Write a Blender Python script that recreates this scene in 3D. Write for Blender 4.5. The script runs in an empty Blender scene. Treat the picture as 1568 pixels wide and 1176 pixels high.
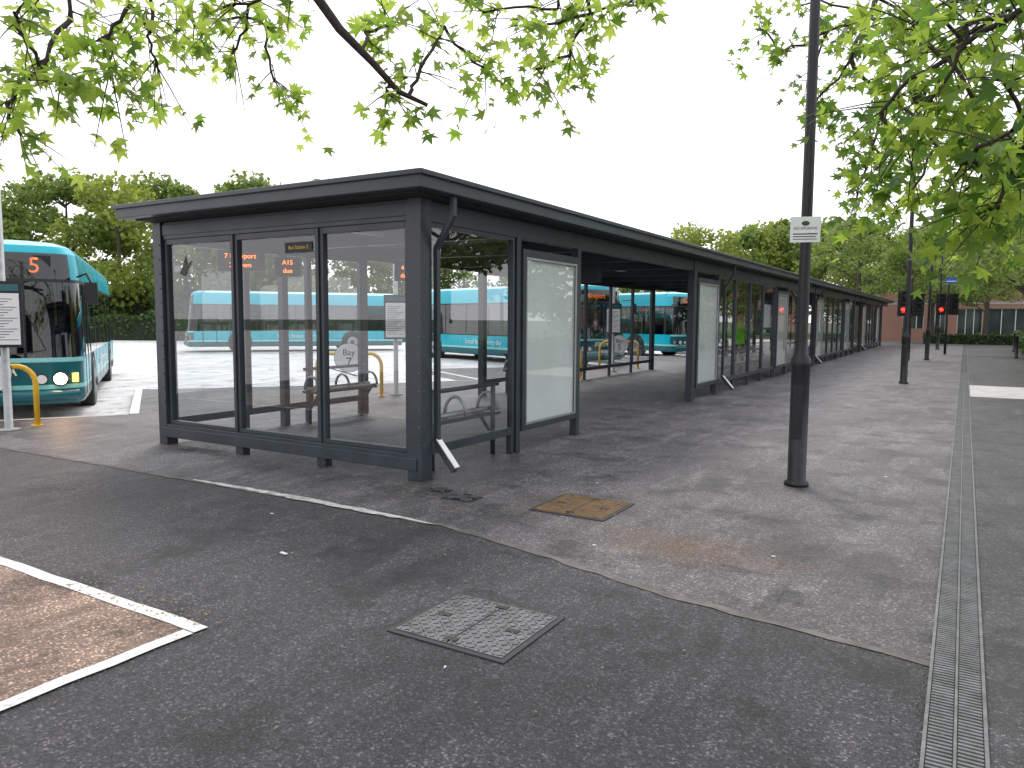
import bpy, math, random
import numpy as np
from mathutils import Matrix, Vector
random.seed(7); rng=np.random.default_rng(7)
scene=bpy.context.scene
COL=scene.collection
rad=math.radians
# ------------------------------------------------------------------ materials
def newmat(name):
    m=bpy.data.materials.new(name); m.use_nodes=True
    nt=m.node_tree
    for n in list(nt.nodes): nt.nodes.remove(n)
    out=nt.nodes.new('ShaderNodeOutputMaterial')
    return m,nt,out
def N(nt,t,**kw):
    n=nt.nodes.new(t)
    for k,v in kw.items():
        if k in n.inputs: n.inputs[k].default_value=v
        else: setattr(n,k,v)
    return n
def c4(c): return (c[0],c[1],c[2],1.0)
def noise(nt,vec,scale,detail=4,rough=.55):
    n=N(nt,'ShaderNodeTexNoise'); n.inputs['Scale'].default_value=scale
    n.inputs['Detail'].default_value=min(detail,4); n.inputs['Roughness'].default_value=rough
    nt.links.new(vec,n.inputs['Vector']); return n.outputs['Fac']
def ramp(nt,fac,stops):
    r=N(nt,'ShaderNodeValToRGB'); e=r.color_ramp.elements
    while len(e)<len(stops): e.new(.5)
    for i,(p,c) in enumerate(stops):
        e[i].position=p; e[i].color=c4(c) if len(c)==3 else c
    nt.links.new(fac,r.inputs['Fac']); return r.outputs['Color']
def mix(nt,fac,a,b,mode='MIX'):
    m=N(nt,'ShaderNodeMixRGB'); m.blend_type=mode
    for s,v in ((0,fac),(1,a),(2,b)):
        if isinstance(v,(int,float)): m.inputs[s].default_value=v
        elif isinstance(v,tuple): m.inputs[s].default_value=c4(v)
        else: nt.links.new(v,m.inputs[s])
    return m.outputs[0]
def simple(name,color,rough=.5,metal=0,var=.18,vscale=3,bump=0,bscale=60,spec=.5,dirt=None):
    m,nt,out=newmat(name)
    tc=N(nt,'ShaderNodeTexCoord'); v=tc.outputs['Object']
    p=N(nt,'ShaderNodeBsdfPrincipled')
    f=noise(nt,v,vscale,3,.65)
    a=tuple(max(0,x*(1-var)) for x in color); b=tuple(min(1,x*(1+var)) for x in color)
    col=ramp(nt,f,[(.3,a),(.7,b)])
    if dirt:
        f2=noise(nt,v,vscale*3.3,4,.7)
        col=mix(nt,ramp(nt,f2,[(.52,(0,0,0)),(.75,(.6,.6,.6))]),col,dirt)
    nt.links.new(col,p.inputs['Base Color'])
    rr=ramp(nt,f,[(.3,(rough*.8,)*3),(.7,(min(1,rough*1.2),)*3)])
    nt.links.new(rr,p.inputs['Roughness'])
    p.inputs['Metallic'].default_value=metal
    p.inputs['Specular IOR Level'].default_value=spec
    if bump>0:
        bn=N(nt,'ShaderNodeBump'); bn.inputs['Strength'].default_value=bump; bn.inputs['Distance'].default_value=.01
        nt.links.new(noise(nt,v,bscale,2),bn.inputs['Height']); nt.links.new(bn.outputs[0],p.inputs['Normal'])
    nt.links.new(p.outputs[0],out.inputs[0]); return m
def asphalt(name,ca,cb,rough=.72,patches=None,chips=.5,cracks=.5,gum=.5):
    m,nt,out=newmat(name)
    tc=N(nt,'ShaderNodeTexCoord'); v=tc.outputs['Object']
    p=N(nt,'ShaderNodeBsdfPrincipled')
    big=noise(nt,v,.6,4,.62)
    col=ramp(nt,big,[(.36,ca),(.60,cb)])
    mp=N(nt,'ShaderNodeMapping'); mp.inputs['Scale'].default_value=(1.7,.4,1); mp.inputs['Rotation'].default_value=(0,0,.5)
    nt.links.new(v,mp.inputs[0])
    st=noise(nt,mp.outputs[0],2.2,4,.75)
    col=mix(nt,ramp(nt,st,[(.50,(0,0,0)),(.66,(.6,.6,.6))]),col,tuple(min(1,x*1.65) for x in cb))
    dk=noise(nt,v,1.9,4,.7)
    col=mix(nt,ramp(nt,dk,[(.51,(0,0,0)),(.64,(.8,.8,.8))]),col,tuple(x*.5 for x in ca))
    if patches:
        nz=noise(nt,v,3,4,.7)
        for (x,y,rx,ry,c,s) in patches:
            mm=N(nt,'ShaderNodeMapping')
            mm.inputs['Location'].default_value=(-x/rx,-y/ry,0); mm.inputs['Scale'].default_value=(1/rx,1/ry,0)
            nt.links.new(v,mm.inputs[0])
            ln=N(nt,'ShaderNodeVectorMath'); ln.operation='LENGTH'; nt.links.new(mm.outputs[0],ln.inputs[0])
            ad=N(nt,'ShaderNodeMath'); ad.operation='MULTIPLY_ADD'; ad.inputs[1].default_value=1.0
            nt.links.new(nz,ad.inputs[0]); nt.links.new(ln.outputs['Value'],ad.inputs[2])
            col=mix(nt,ramp(nt,ad.outputs[0],[(.5,(s,s,s)),(1.0,(0,0,0))]),col,c)
    if cracks:
        dv=N(nt,'ShaderNodeMixRGB'); dv.inputs[0].default_value=.12
        nn=N(nt,'ShaderNodeTexNoise'); nn.inputs['Scale'].default_value=2.5; nn.inputs['Detail'].default_value=3; nt.links.new(v,nn.inputs['Vector'])
        nt.links.new(v,dv.inputs[1]); nt.links.new(nn.outputs['Color'],dv.inputs[2])
        vc=N(nt,'ShaderNodeTexVoronoi'); vc.feature='DISTANCE_TO_EDGE'; vc.inputs['Scale'].default_value=.38; nt.links.new(dv.outputs[0],vc.inputs['Vector'])
        ck=ramp(nt,vc.outputs['Distance'],[(.0012,(cracks,)*3),(.004,(0,0,0))])
        ck=mix(nt,1.0,ck,ramp(nt,dk,[(.46,(0,0,0)),(.54,(1,1,1))]),'MULTIPLY')
        col=mix(nt,ck,col,tuple(x*.35 for x in ca))
    if gum:
        vg=N(nt,'ShaderNodeTexVoronoi'); vg.inputs['Scale'].default_value=4.5; nt.links.new(v,vg.inputs['Vector'])
        gg=ramp(nt,vg.outputs['Distance'],[(.07,(gum,)*3),(.11,(0,0,0))])
        gc=N(nt,'ShaderNodeSeparateColor'); nt.links.new(vg.outputs['Color'],gc.inputs[0])
        gg=mix(nt,1.0,gg,ramp(nt,gc.outputs[1],[(.45,(0,0,0)),(.5,(1,1,1))]),'MULTIPLY')
        col=mix(nt,gg,col,ramp(nt,gc.outputs[2],[(.55,tuple(x*.5 for x in ca)),(.6,tuple(min(1,x*1.7) for x in cb))]))
    vo=N(nt,'ShaderNodeTexVoronoi'); vo.inputs['Scale'].default_value=105; nt.links.new(v,vo.inputs['Vector'])
    bw=N(nt,'ShaderNodeSeparateColor'); nt.links.new(vo.outputs['Color'],bw.inputs[0])
    ch=ramp(nt,bw.outputs[0],[(0,(.30,.30,.30)),(.70,(.95,.95,.95)),(.90,(1.9,1.9,1.9)),(1,(4.4,4.4,4.3))])
    col=mix(nt,chips,col,ch,'MULTIPLY')
    nt.links.new(col,p.inputs['Base Color'])
    nt.links.new(ramp(nt,big,[(.3,(rough*.85,)*3),(.7,(min(1,rough*1.12),)*3)]),p.inputs['Roughness'])
    bn=N(nt,'ShaderNodeBump'); bn.inputs['Strength'].default_value=.85; bn.inputs['Distance'].default_value=.009
    nt.links.new(vo.outputs['Distance'],bn.inputs['Height'])
    nt.links.new(bn.outputs[0],p.inputs['Normal'])
    nt.links.new(p.outputs[0],out.inputs[0]); return m
def emis(name,color,s,samp=True):
    m,nt,out=newmat(name); e=N(nt,'ShaderNodeEmission'); e.inputs[0].default_value=c4(color); e.inputs[1].default_value=s
    nt.links.new(e.outputs[0],out.inputs[0])
    if not samp:
        try: m.cycles.emission_sampling='NONE'
        except Exception: pass
    return m
def glassm(name,tint,refl=1.0,rough=.015,f0=.05):
    m,nt,out=newmat(name)
    lw=N(nt,'ShaderNodeLayerWeight'); lw.inputs[0].default_value=.5
    pw=N(nt,'ShaderNodeMath'); pw.operation='POWER'; pw.inputs[1].default_value=3.6; nt.links.new(lw.outputs['Facing'],pw.inputs[0])
    mu=N(nt,'ShaderNodeMath'); mu.operation='MULTIPLY_ADD'; mu.inputs[1].default_value=refl*.88; mu.inputs[2].default_value=f0*refl; nt.links.new(pw.outputs[0],mu.inputs[0])
    t=N(nt,'ShaderNodeBsdfTransparent'); t.inputs[0].default_value=c4(tint)
    g=N(nt,'ShaderNodeBsdfGlossy'); g.inputs['Roughness'].default_value=rough
    mx=N(nt,'ShaderNodeMixShader'); nt.links.new(mu.outputs[0],mx.inputs[0]); nt.links.new(t.outputs[0],mx.inputs[1]); nt.links.new(g.outputs[0],mx.inputs[2])
    nt.links.new(mx.outputs[0],out.inputs[0]); return m
def leafmat(name,d1,d2,t1,t2,tf=.5):
    m,nt,out=newmat(name)
    ge=N(nt,'ShaderNodeNewGeometry')
    a=ramp(nt,ge.outputs['Random Per Island'],[(0,d1),(.5,tuple((x+y)/2 for x,y in zip(d1,d2))),(1,d2)])
    b=ramp(nt,ge.outputs['Random Per Island'],[(0,t1),(1,t2)])
    d=N(nt,'ShaderNodeBsdfPrincipled'); d.inputs['Roughness'].default_value=.5; d.inputs['Specular IOR Level'].default_value=.35
    t=N(nt,'ShaderNodeBsdfTranslucent')
    nt.links.new(a,d.inputs['Base Color']); nt.links.new(b,t.inputs[0])
    mx=N(nt,'ShaderNodeMixShader'); mx.inputs[0].default_value=tf
    nt.links.new(d.outputs[0],mx.inputs[1]); nt.links.new(t.outputs[0],mx.inputs[2]); nt.links.new(mx.outputs[0],out.inputs[0]); return m

M_FRAME=simple('frame_grey',(.030,.040,.050),.38,0,.18,4,.05,150)
M_ROOF=simple('roof_grey',(.042,.053,.062),.42,0,.15,2)
M_SOFFIT=simple('soffit_dark',(.026,.030,.034),.7,0,.15,2)
M_ALU=simple('aluminium',(.45,.46,.47),.35,.8,.1,6)
M_BOLT=simple('bolt_heads',(.16,.17,.18),.4,.6,.1,6)
M_GALV=simple('galvanised',(.34,.36,.36),.5,.4,.2,14,.1,80)
M_DRAIN=simple('drain_grating',(.17,.175,.175),.6,.3,.35,7,.1,80,.4,(.07,.065,.055))
M_PANEL=simple('poster_paper',(.74,.78,.73),.35,0,.07,1.2)
M_GLASS=glassm('shelter_glass',(.92,.95,.96),1.0,.012,.12)
M_BGLASS=glassm('bus_glass',(.27,.32,.32),1.6)
M_BLACK=simple('black_paint',(.011,.011,.013),.40,0,.3,5,.1,60,.4,(.03,.03,.03))
M_RUB=simple('rubber',(.02,.02,.02),.8)
M_WHITE=simple('white_plastic',(.75,.76,.75),.4,0,.06,5)
M_YEL=simple('yellow_paint',(.78,.45,.02),.4,0,.12,8)
M_WLINE=simple('worn_white_paint',(.72,.72,.70),.7,0,.15,8,.3,90,.3,(.22,.21,.21))
M_SEAM=simple('seam_worn',(.14,.128,.12),.8,0,.45,4,.3,90,.3,(.05,.05,.05))
M_SEAMW=simple('seam_white',(.50,.49,.48),.8,0,.4,9,.3,90,.3,(.10,.10,.10))
BROWN=(.12,.066,.043)
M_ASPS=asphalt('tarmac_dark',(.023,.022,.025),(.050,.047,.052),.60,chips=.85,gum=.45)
M_ASPN=asphalt('tarmac_light',(.050,.046,.049),(.128,.119,.124),.48,patches=[(-1.6,4.9,1.9,1.0,BROWN,.85),(-2.6,5.6,1.4,.9,(.034,.030,.029),.85),(-1.2,7.4,.9,.8,(.032,.030,.032),.65),(-4.2,6.6,1.3,3.6,(.030,.029,.031),.75),(-.5,5.2,.8,.9,(.045,.038,.033),.75),(-2.0,4.6,.5,.25,(.20,.19,.18),.6),(-2.4,9.0,1.2,1.8,(.045,.042,.045),.5)],chips=.65)  # rusty brown stain, plus darker and paler oval patches
M_ASPR=asphalt('tarmac_right',(.028,.027,.030),(.062,.059,.063),.52,chips=.7)
M_RED=asphalt('red_tarmac',(.19,.125,.095),(.30,.215,.165),.8,cracks=.3,chips=.6)
M_ROAD=asphalt('road_concrete',(.62,.61,.605),(.76,.75,.74),.7,chips=.12,cracks=0,gum=0)
M_SUNPATCH=simple('painted_sun_patch',(.50,.49,.47),.7,0,.2,2,.2,60)  # pale colour that paints in a sunlit patch of paving
M_KERB=simple('kerb_concrete',(.42,.41,.39),.8,0,.2,5,.3,60,.3,(.18,.18,.17))
M_SOIL=simple('ground_grass',(.05,.075,.025),.95,0,.4,1.5,.6,20)
M_IRON=simple('cast_iron',(.12,.125,.13),.45,.5,.35,12,.3,60,.5,(.05,.04,.03))
M_IRON2=simple('iron_dark',(.035,.035,.038),.6,.3,.3,12,.3,60)
M_RUST=simple('rusty_cover',(.17,.11,.055),.75,0,.4,9,.4,60,.3,(.07,.05,.035))
M_CYAN=simple('bus_cyan',(.0,.40,.50),.22,0,.06,1.5)
M_TEAL=simple('bus_teal',(.004,.10,.12),.22,0,.08,1.5)
M_AQUA=simple('bus_aqua',(.25,.62,.60),.3,0,.06,2)
M_ROOFB=simple('bus_roof',(.30,.58,.58),.4,0,.1,2)
M_SEAT=simple('bus_seat',(.02,.05,.12),.8)
M_ORANGE=emis('led_orange',(1,.16,.015),4,False)
M_REDL=emis('red_signal_lens',(1,.03,.02),5,False)
M_LAMP=emis('headlamp_lit',(1,.56,.26),50)
M_AMB=emis('indicator_lit',(1,.35,.05),9)
M_DIFF=simple('lamp_diffuser',(.8,.82,.82),.4)
M_BARK=simple('bark',(.085,.068,.05),.9,0,.4,12,.7,30,.3)
M_BARKN=simple('bark_near',(.045,.036,.030),.9,0,.4,25,.7,60,.3)
M_LEAF=leafmat('plane_leaf',(.045,.11,.022),(.12,.20,.035),(.24,.42,.04),(.64,.78,.14),.62)
M_LEAFR=leafmat('plane_leaf_dark',(.028,.08,.020),(.085,.17,.03),(.15,.31,.035),(.55,.70,.10),.58)
M_LEAF2=leafmat('tree_leaf',(.07,.12,.03),(.17,.24,.06),(.18,.28,.05),(.45,.55,.12),.42)
M_LEAF3=leafmat('tree_leaf_yellow',(.13,.18,.035),(.22,.28,.05),(.26,.36,.05),(.55,.62,.12),.42)
M_HEDGE=leafmat('hedge_leaf',(.025,.065,.018),(.07,.13,.03),(.05,.10,.015),(.15,.24,.05),.3)
M_DRY=simple('dry_leaf',(.26,.18,.09),.8,0,.5,7)
M_RFLOW=simple('lip_red',(.4,.10,.08),.6)
M_BLUE=simple('blue_sign',(.02,.10,.40),.4)
M_SKIN=simple('skin',(.45,.27,.2),.5,0,.05,10)
M_HAIR=simple('hair',(.03,.02,.015),.6)
M_TROU=simple('dark_cloth',(.02,.022,.03),.85)
M_DWIN=simple('dark_window',(.04,.06,.06),.08,0,.3,.3)
def brickm():
    m,nt,out=newmat('red_brick'); tc=N(nt,'ShaderNodeTexCoord')
    s=N(nt,'ShaderNodeSeparateXYZ'); nt.links.new(tc.outputs['Object'],s.inputs[0])
    c=N(nt,'ShaderNodeCombineXYZ'); ad=N(nt,'ShaderNodeMath'); nt.links.new(s.outputs[0],ad.inputs[0]); nt.links.new(s.outputs[1],ad.inputs[1])
    nt.links.new(ad.outputs[0],c.inputs[0]); nt.links.new(s.outputs[2],c.inputs[1])
    b=N(nt,'ShaderNodeTexBrick'); nt.links.new(c.outputs[0],b.inputs['Vector'])
    b.inputs['Color1'].default_value=(.42,.15,.10,1); b.inputs['Color2'].default_value=(.32,.12,.09,1); b.inputs['Mortar'].default_value=(.36,.32,.29,1)
    b.inputs['Scale'].default_value=1.0; b.inputs['Brick Width'].default_value=.225; b.inputs['Row Height'].default_value=.075; b.inputs['Mortar Size'].default_value=.01
    p=N(nt,'ShaderNodeBsdfPrincipled'); p.inputs['Roughness'].default_value=.85; nt.links.new(b.outputs[0],p.inputs['Base Color']); nt.links.new(p.outputs[0],out.inputs[0]); return m
M_BRICK=brickm()
# ------------------------------------------------------------------ mesh builder
class MB:
    def __init__(s): s.v=[];s.f=[];s.m=[];s.mats=[];s.sm=[]
    def mi(s,mat):
        if mat not in s.mats: s.mats.append(mat)
        return s.mats.index(mat)
    def add(s,vs,fs,mat,smooth=False):
        o=len(s.v); s.v+= [tuple(x) for x in vs]
        k=s.mi(mat)
        for f in fs: s.f.append([i+o for i in f]); s.m.append(k); s.sm.append(smooth)
    def box(s,a,b,mat,M=None):
        x0,y0,z0=a;x1,y1,z1=b
        vs=[(x0,y0,z0),(x1,y0,z0),(x1,y1,z0),(x0,y1,z0),(x0,y0,z1),(x1,y0,z1),(x1,y1,z1),(x0,y1,z1)]
        if M is not None: vs=[M@Vector(v) for v in vs]
        s.add(vs,[(0,3,2,1),(4,5,6,7),(0,1,5,4),(1,2,6,5),(2,3,7,6),(3,0,4,7)],mat)
    def cyl(s,p0,p1,r0,r1,mat,n=16,caps=True):
        s.tube([p0,p1],[r0,r1],mat,n,caps)
    def tube(s,pts,rs,mat,n=8,caps=True):
        pts=[Vector(p) for p in pts]; vs=[];fs=[]
        prev=None
        for i,p in enumerate(pts):
            d=(pts[min(i+1,len(pts)-1)]-pts[max(i-1,0)]).normalized()
            if prev is None:
                a=d.cross(Vector((1,0,0)) if abs(d.x)<.8 else Vector((0,1,0))).normalized()
            else:
                a=(prev-d*prev.dot(d)).normalized()
            prev=a; b=d.cross(a)
            for k in range(n):
                t=2*math.pi*k/n+ (math.pi/4 if n==4 else 0); vs.append(p+(a*math.cos(t)+b*math.sin(t))*rs[i])
        for i in range(len(pts)-1):
            for k in range(n):
                k2=(k+1)%n; fs.append((i*n+k,i*n+k2,(i+1)*n+k2,(i+1)*n+k))
        s.add(vs,fs,mat,n>5)
        if caps:
            o=len(s.v)-len(vs)
            k=s.mi(mat)
            s.f.append([o+i for i in range(n)][::-1]); s.m.append(k); s.sm.append(False)
            s.f.append([o+(len(pts)-1)*n+i for i in range(n)]); s.m.append(k); s.sm.append(False)
    def poly(s,pts,z,mat): s.add([(p[0],p[1],z) for p in pts],[list(range(len(pts)))],mat)
    def ellip(s,c,r,mat,nu=12,nv=8):
        vs=[];fs=[]
        for j in range(nv+1):
            ph=-math.pi/2+math.pi*j/nv
            for i in range(nu):
                t=2*math.pi*i/nu; vs.append((c[0]+r[0]*math.cos(ph)*math.cos(t),c[1]+r[1]*math.cos(ph)*math.sin(t),c[2]+r[2]*math.sin(ph)))
        for j in range(nv):
            for i in range(nu):
                i2=(i+1)%nu; fs.append((j*nu+i,j*nu+i2,(j+1)*nu+i2,(j+1)*nu+i))
        s.add(vs,fs,mat,True)
    def obj(s,name,parent=None,bevel=0):
        me=bpy.data.meshes.new(name); me.from_pydata(s.v,[],s.f)
        for m in s.mats: me.materials.append(m)
        me.polygons.foreach_set('material_index',s.m); me.polygons.foreach_set('use_smooth',s.sm); me.update()
        o=bpy.data.objects.new(name,me); COL.objects.link(o)
        if parent: o.parent=parent
        if bevel:
            b=o.modifiers.new('bevel','BEVEL'); b.width=bevel; b.segments=2; b.limit_method='ANGLE'; b.angle_limit=rad(50)
        return o
def empty(name,loc=(0,0,0),rz=0):
    e=bpy.data.objects.new(name,None); e.location=loc; e.rotation_euler=(0,0,rz); COL.objects.link(e); return e
def text(name,body,size,loc,rot,mat,parent=None,align='CENTER',ext=.001):
    cu=bpy.data.curves.new(name,'FONT'); cu.body=body; cu.size=size; cu.align_x=align; cu.align_y='CENTER'; cu.extrude=ext
    cu.materials.append(mat); o=bpy.data.objects.new(name,cu); o.location=loc; o.rotation_euler=rot; COL.objects.link(o)
    if parent: o.parent=parent
    return o
# ------------------------------------------------------------------ ground
g=MB(); g.poly([(-400,-400),(400,-400),(400,500),(-400,500)],-.16,M_SOIL); g.obj('ground')
r=MB(); r.poly([(-75,-60),(-7.5,-60),(-7.5,66),(-30,66),(-75,30)],-.12,M_ROAD); r.obj('bus_station_road')
u1=Vector((-.83,.55)); 
edge=[(-14.6,-20),(-14.2,-1)]
Ys=[7.0,15.7,24.6,33.3,42,50.7]
fing=[]
for Yi in Ys:
    s=min(2.2,.1*(Yi-7)); B=Vector((-11.3+s,Yi)); A=B+Vector((-1.7,-2.75)); C=B+u1*4.5
    edge+= [tuple(A),tuple(B),tuple(C)]; fing.append((A,B,C))
edge+=[(-10,60),(-10,66)]
seam=[(-13.35,4.36),(-9.65,4.38),(-5,4.47),(-3.3,4.46),(-2.2,4.22),(-1.45,4.0),(-.02,3.78),(7,3.3)]
a0=fing[0][0]
x_s=a0.x+(4.36-a0.y)/(fing[0][1].y-a0.y)*(fing[0][1].x-a0.x)
seam[0]=(x_s,4.36)
south=[(7,-20)]+seam[::-1]+[tuple(a0)]+[(-14.2,-1),(-14.6,-20)]
i0=edge.index(tuple(fing[0][1]))
north=seam+[(7,66)]+edge[i0:][::-1]
def slab(name,poly,mat):
    b=MB(); b.poly(poly,0,mat); n=len(poly)
    for i in range(n):
        p,q=poly[i],poly[(i+1)%n]
        b.add([(p[0],p[1],-.159),(q[0],q[1],-.159),(q[0],q[1],0),(p[0],p[1],0)],[(0,1,2,3)],M_KERB)
    return b.obj(name)
slab('pavement',south,M_ASPS)
b=MB(); b.poly(north,0,M_ASPN); kk=edge[i0-1:]
for i in range(len(kk)-1):
    p,q=kk[i],kk[i+1]; b.add([(p[0],p[1],-.159),(q[0],q[1],-.159),(q[0],q[1],0),(p[0],p[1],0)],[(0,1,2,3)],M_KERB)
b.obj('pavement_platform')
def strip(b,pts,w,z,mat,side=0):
    L=[];R=[]
    for i,p in enumerate(pts):
        p=Vector(p[:2]); a=Vector(pts[max(i-1,0)][:2]); c=Vector(pts[min(i+1,len(pts)-1)][:2]); d=(c-a).normalized(); n=Vector((-d.y,d.x))
        ww=w[i] if isinstance(w,list) else w
        L.append(p+n*(ww/2+side)); R.append(p-n*(ww/2-side))
    for i in range(len(pts)-1):
        b.add([(L[i].x,L[i].y,z),(R[i].x,R[i].y,z),(R[i+1].x,R[i+1].y,z),(L[i+1].x,L[i+1].y,z)],[(0,1,2,3)],mat)
b=MB()
for k,(A,B,C) in enumerate(fing):
    strip(b,[A+Vector((.02,-.02)),B],.14,.004,M_KERB,-.07)
    strip(b,[B,C],.14,.005,M_WLINE,-.08)
    if k+1<len(fing):
        A2=fing[k+1][0]; d=(A2-C).normalized(); strip(b,[C+d*.3,A2-d*.1],.13,.0045,M_WLINE,-.08)
b.obj('kerb_markings')
b=MB()
for k,(A,B,C) in enumerate(fing):
    for t in (1.2,4.0): 
        p=B+Vector((-1.0,-1.9))+u1*t; strip(b,[p,p+u1*8],.1,-.116,M_WHITE)
b.obj('bay_markings')
def dens(pts,step=.25,j=.012):
    out=[]
    for i in range(len(pts)-1):
        p=Vector(pts[i][:2]);q=Vector(pts[i+1][:2]);n=max(1,int((q-p).length/step))
        for k in range(n): out.append(p.lerp(q,k/n)+Vector((random.uniform(-j,j),random.uniform(-j,j))))
    out.append(Vector(pts[-1][:2])); return out
b=MB(); pts=dens(seam[:-1],.12,.010); strip(b,pts,[random.uniform(.035,.085) for _ in pts],.004,M_SEAM)
wp=dens([(-6.2,4.47),(-4.9,4.49),(-3.35,4.44)],.08,.012); strip(b,wp,[.012+random.uniform(.6,1)*.10*math.sin(math.pi*min(1,(i+.5)/len(wp)*1.02))**.6 for i in range(len(wp))],.008,M_SEAMW)
b.obj('tarmac_joint')
b=MB(); b.poly([(.15,-20),(7,-20),(7,66),(.15,66)],.004,M_ASPR); b.obj('path')
b=MB(); b.poly([(.16,18.0),(7,18.0),(7,21.0),(.16,21.2)],.008,M_SUNPATCH); b.obj('sun_fleck_sheet')  # pale sheet standing in for sunlight falling on the path
b=MB(); b.poly([(-12.5,-12),(-3.2,-12),(-3.2,2.29),(-12.5,2.36)],.004,M_RED); b.obj('red_surfacing')
b=MB(); strip(b,dens([(-12.5,2.36),(-3.16,2.29)],.2,.007),.08,.008,M_WLINE); strip(b,dens([(-3.2,2.25),(-3.2,-12)],.2,.007),.08,.009,M_WLINE)
b.obj('painted_line')
# ------------------------------------------------------------------ drain
b=MB(); XD=.045
b.poly([(XD-.105,-8),(XD+.105,-8),(XD+.105,64),(XD-.105,64)],.0095,M_IRON2)
for x0,x1 in ((-.105,-.092),(-.005,.005),(.092,.105)): b.box((XD+x0,-8,.004),(XD+x1,64,.017),M_DRAIN)
y=-1.0
while y<26:
    for x0,x1 in ((-.092,-.005),(.005,.092)):
        b.box((XD+x0+.004,y,.004),(XD+x1-.004,y+.013,.0155),M_DRAIN)
    y+=.027
b.obj('drain_channel')
# ------------------------------------------------------------------ covers
def manhole(name,x0,y0,x1,y1,n,mat,fm):
    b=MB(); b.box((x0,y0,-.02),(x1,y1,.008),fm)
    t=.03
    b.box((x0+t,y0+t,-.02),((x0+x1)/2-.004,y1-t,.013),mat); b.box(((x0+x1)/2+.004,y0+t,-.02),(x1-t,y1-t,.013),mat)
    w=(x1-x0-2*t)/n; h=(y1-y0-2*t)/n
    for i in range(n):
        for j in range(n):
            cx=x0+t+w*(i+.5); cy=y0+t+h*(j+.5)
            if abs(cx-(x0+x1)/2)<w*.35: continue
            a=rad(45 if (i+j)%2 else -45)
            M=Matrix.Translation((cx,cy,0))@Matrix.Rotation(a,4,'Z')
            b.box((-w*.36,-w*.09,.012),(w*.36,w*.09,.0175),mat,M)
    for (hx,hy) in ((.2,.5),(.8,.5),(.5,.12),(.5,.88)):
        cx=x0+(x1-x0)*hx; cy=y0+(y1-y0)*hy; b.box((cx-.035,cy-.018,.010),(cx+.035,cy+.018,.0181),M_BLACK)
    return b.obj(name,bevel=.001)
manhole('manhole_cover',-2.38,2.77,-1.70,3.38,16,M_IRON,M_IRON2)
manhole('manhole_cover',-3.80,5.14,-3.50,5.36,8,M_IRON,M_IRON2)
manhole('manhole_cover',-4.08,5.30,-3.88,5.44,6,M_IRON,M_IRON2)
manhole('rusty_inspection_cover',-2.96,5.2,-2.30,5.85,14,M_RUST,M_IRON2)
# ------------------------------------------------------------------ shelter
SH=empty('bus_shelter')
XR,XL=-4.42,-8.3; Y0,Y1=5.65,54.5
ZR0,ZR1=2.67,2.81
b=MB()
b.box((-8.5,5.2,ZR0),(-4.05,Y1+.4,ZR1),M_ROOF)
b.box((-8.53,5.17,ZR1-.035),(-4.02,Y1+.43,ZR1+.012),M_ROOF)
b.obj('roof_slab',SH,.008)
b=MB(); b.box((-8.35,5.35,2.655),(-4.2,Y1+.2,2.668),M_SOFFIT)
y=5.65
while y<Y1:
    b.box((XL+.1,y-.04,2.5),(XR-.1,y+.04,2.654),M_FRAME); y+=2.05
b.obj('soffit',SH)
fr=MB(); gl=MB(); pn=MB()
def post(x,y,w=.13,d=.13,z0=0,z1=2.655): fr.box((x-w/2,y-d/2,z0),(x+w/2,y+d/2,z1),M_FRAME)
for X in (XR,XL):
    fr.box((X-.045,Y0+.09,2.455),(X+.045,Y1,2.652),M_FRAME)
fr.box((XL+.09,Y0-.05,2.455),(XR-.09,Y0+.05,2.652),M_FRAME)
fr.box((XL+.09,Y0-.062,2.50),(XR-.09,Y0-.052,2.62),M_ROOF)
post(XR,Y0,.17,.17); post(XL,Y0,.15,.15)
for z in np.arange(.35,2.4,.17):
    for x in (XR+.06,XL+.05): fr.cyl((x,Y0-.075,z),(x,Y0-.092,z),.008,.006,M_BOLT,8)
    fr.cyl((XR+.085,Y0-.05,z),(XR+.094,Y0-.05,z),.008,.006,M_BOLT,8)
fr.box((XL+.075,Y0-.07,.09),(XR-.085,Y0+.05,.25),M_FRAME)
fr.box((XL-.02,Y0-.10,.10),(XR+.03,Y0-.071,.215),M_FRAME)
for x in (XL+.0,XR-.0,-6.95,-5.68): fr.box((x-.06,Y0-.05,0),(x+.06,Y0+.05,.089),M_FRAME)
def pane_x(x0,x1,Y,z0=.25,z1=2.455,t=.045):
    fr.box((x0,Y-.035,z0),(x0+t,Y+.035,z1),M_FRAME); fr.box((x1-t,Y-.035,z0),(x1,Y+.035,z1),M_FRAME)
    fr.box((x0+t,Y-.035,z0),(x1-t,Y+.035,z0+t),M_FRAME); fr.box((x0+t,Y-.035,z1-t-.02),(x1-t,Y+.035,z1),M_FRAME)
    gl.add([(x0+t,Y,z0+t),(x1-t,Y,z0+t),(x1-t,Y,z1-t-.02),(x0+t,Y,z1-t-.02)],[(0,1,2,3)],M_GLASS)
xs=[XL+.076,-6.98,-5.68,XR-.086]
for i in range(3):
    pane_x(xs[i]+.012,xs[i+1]-.012,Y0)
for x in xs[1:3]: fr.box((x-.011,Y0-.055,.251),(x+.011,Y0+.03,2.454),M_FRAME)
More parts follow.
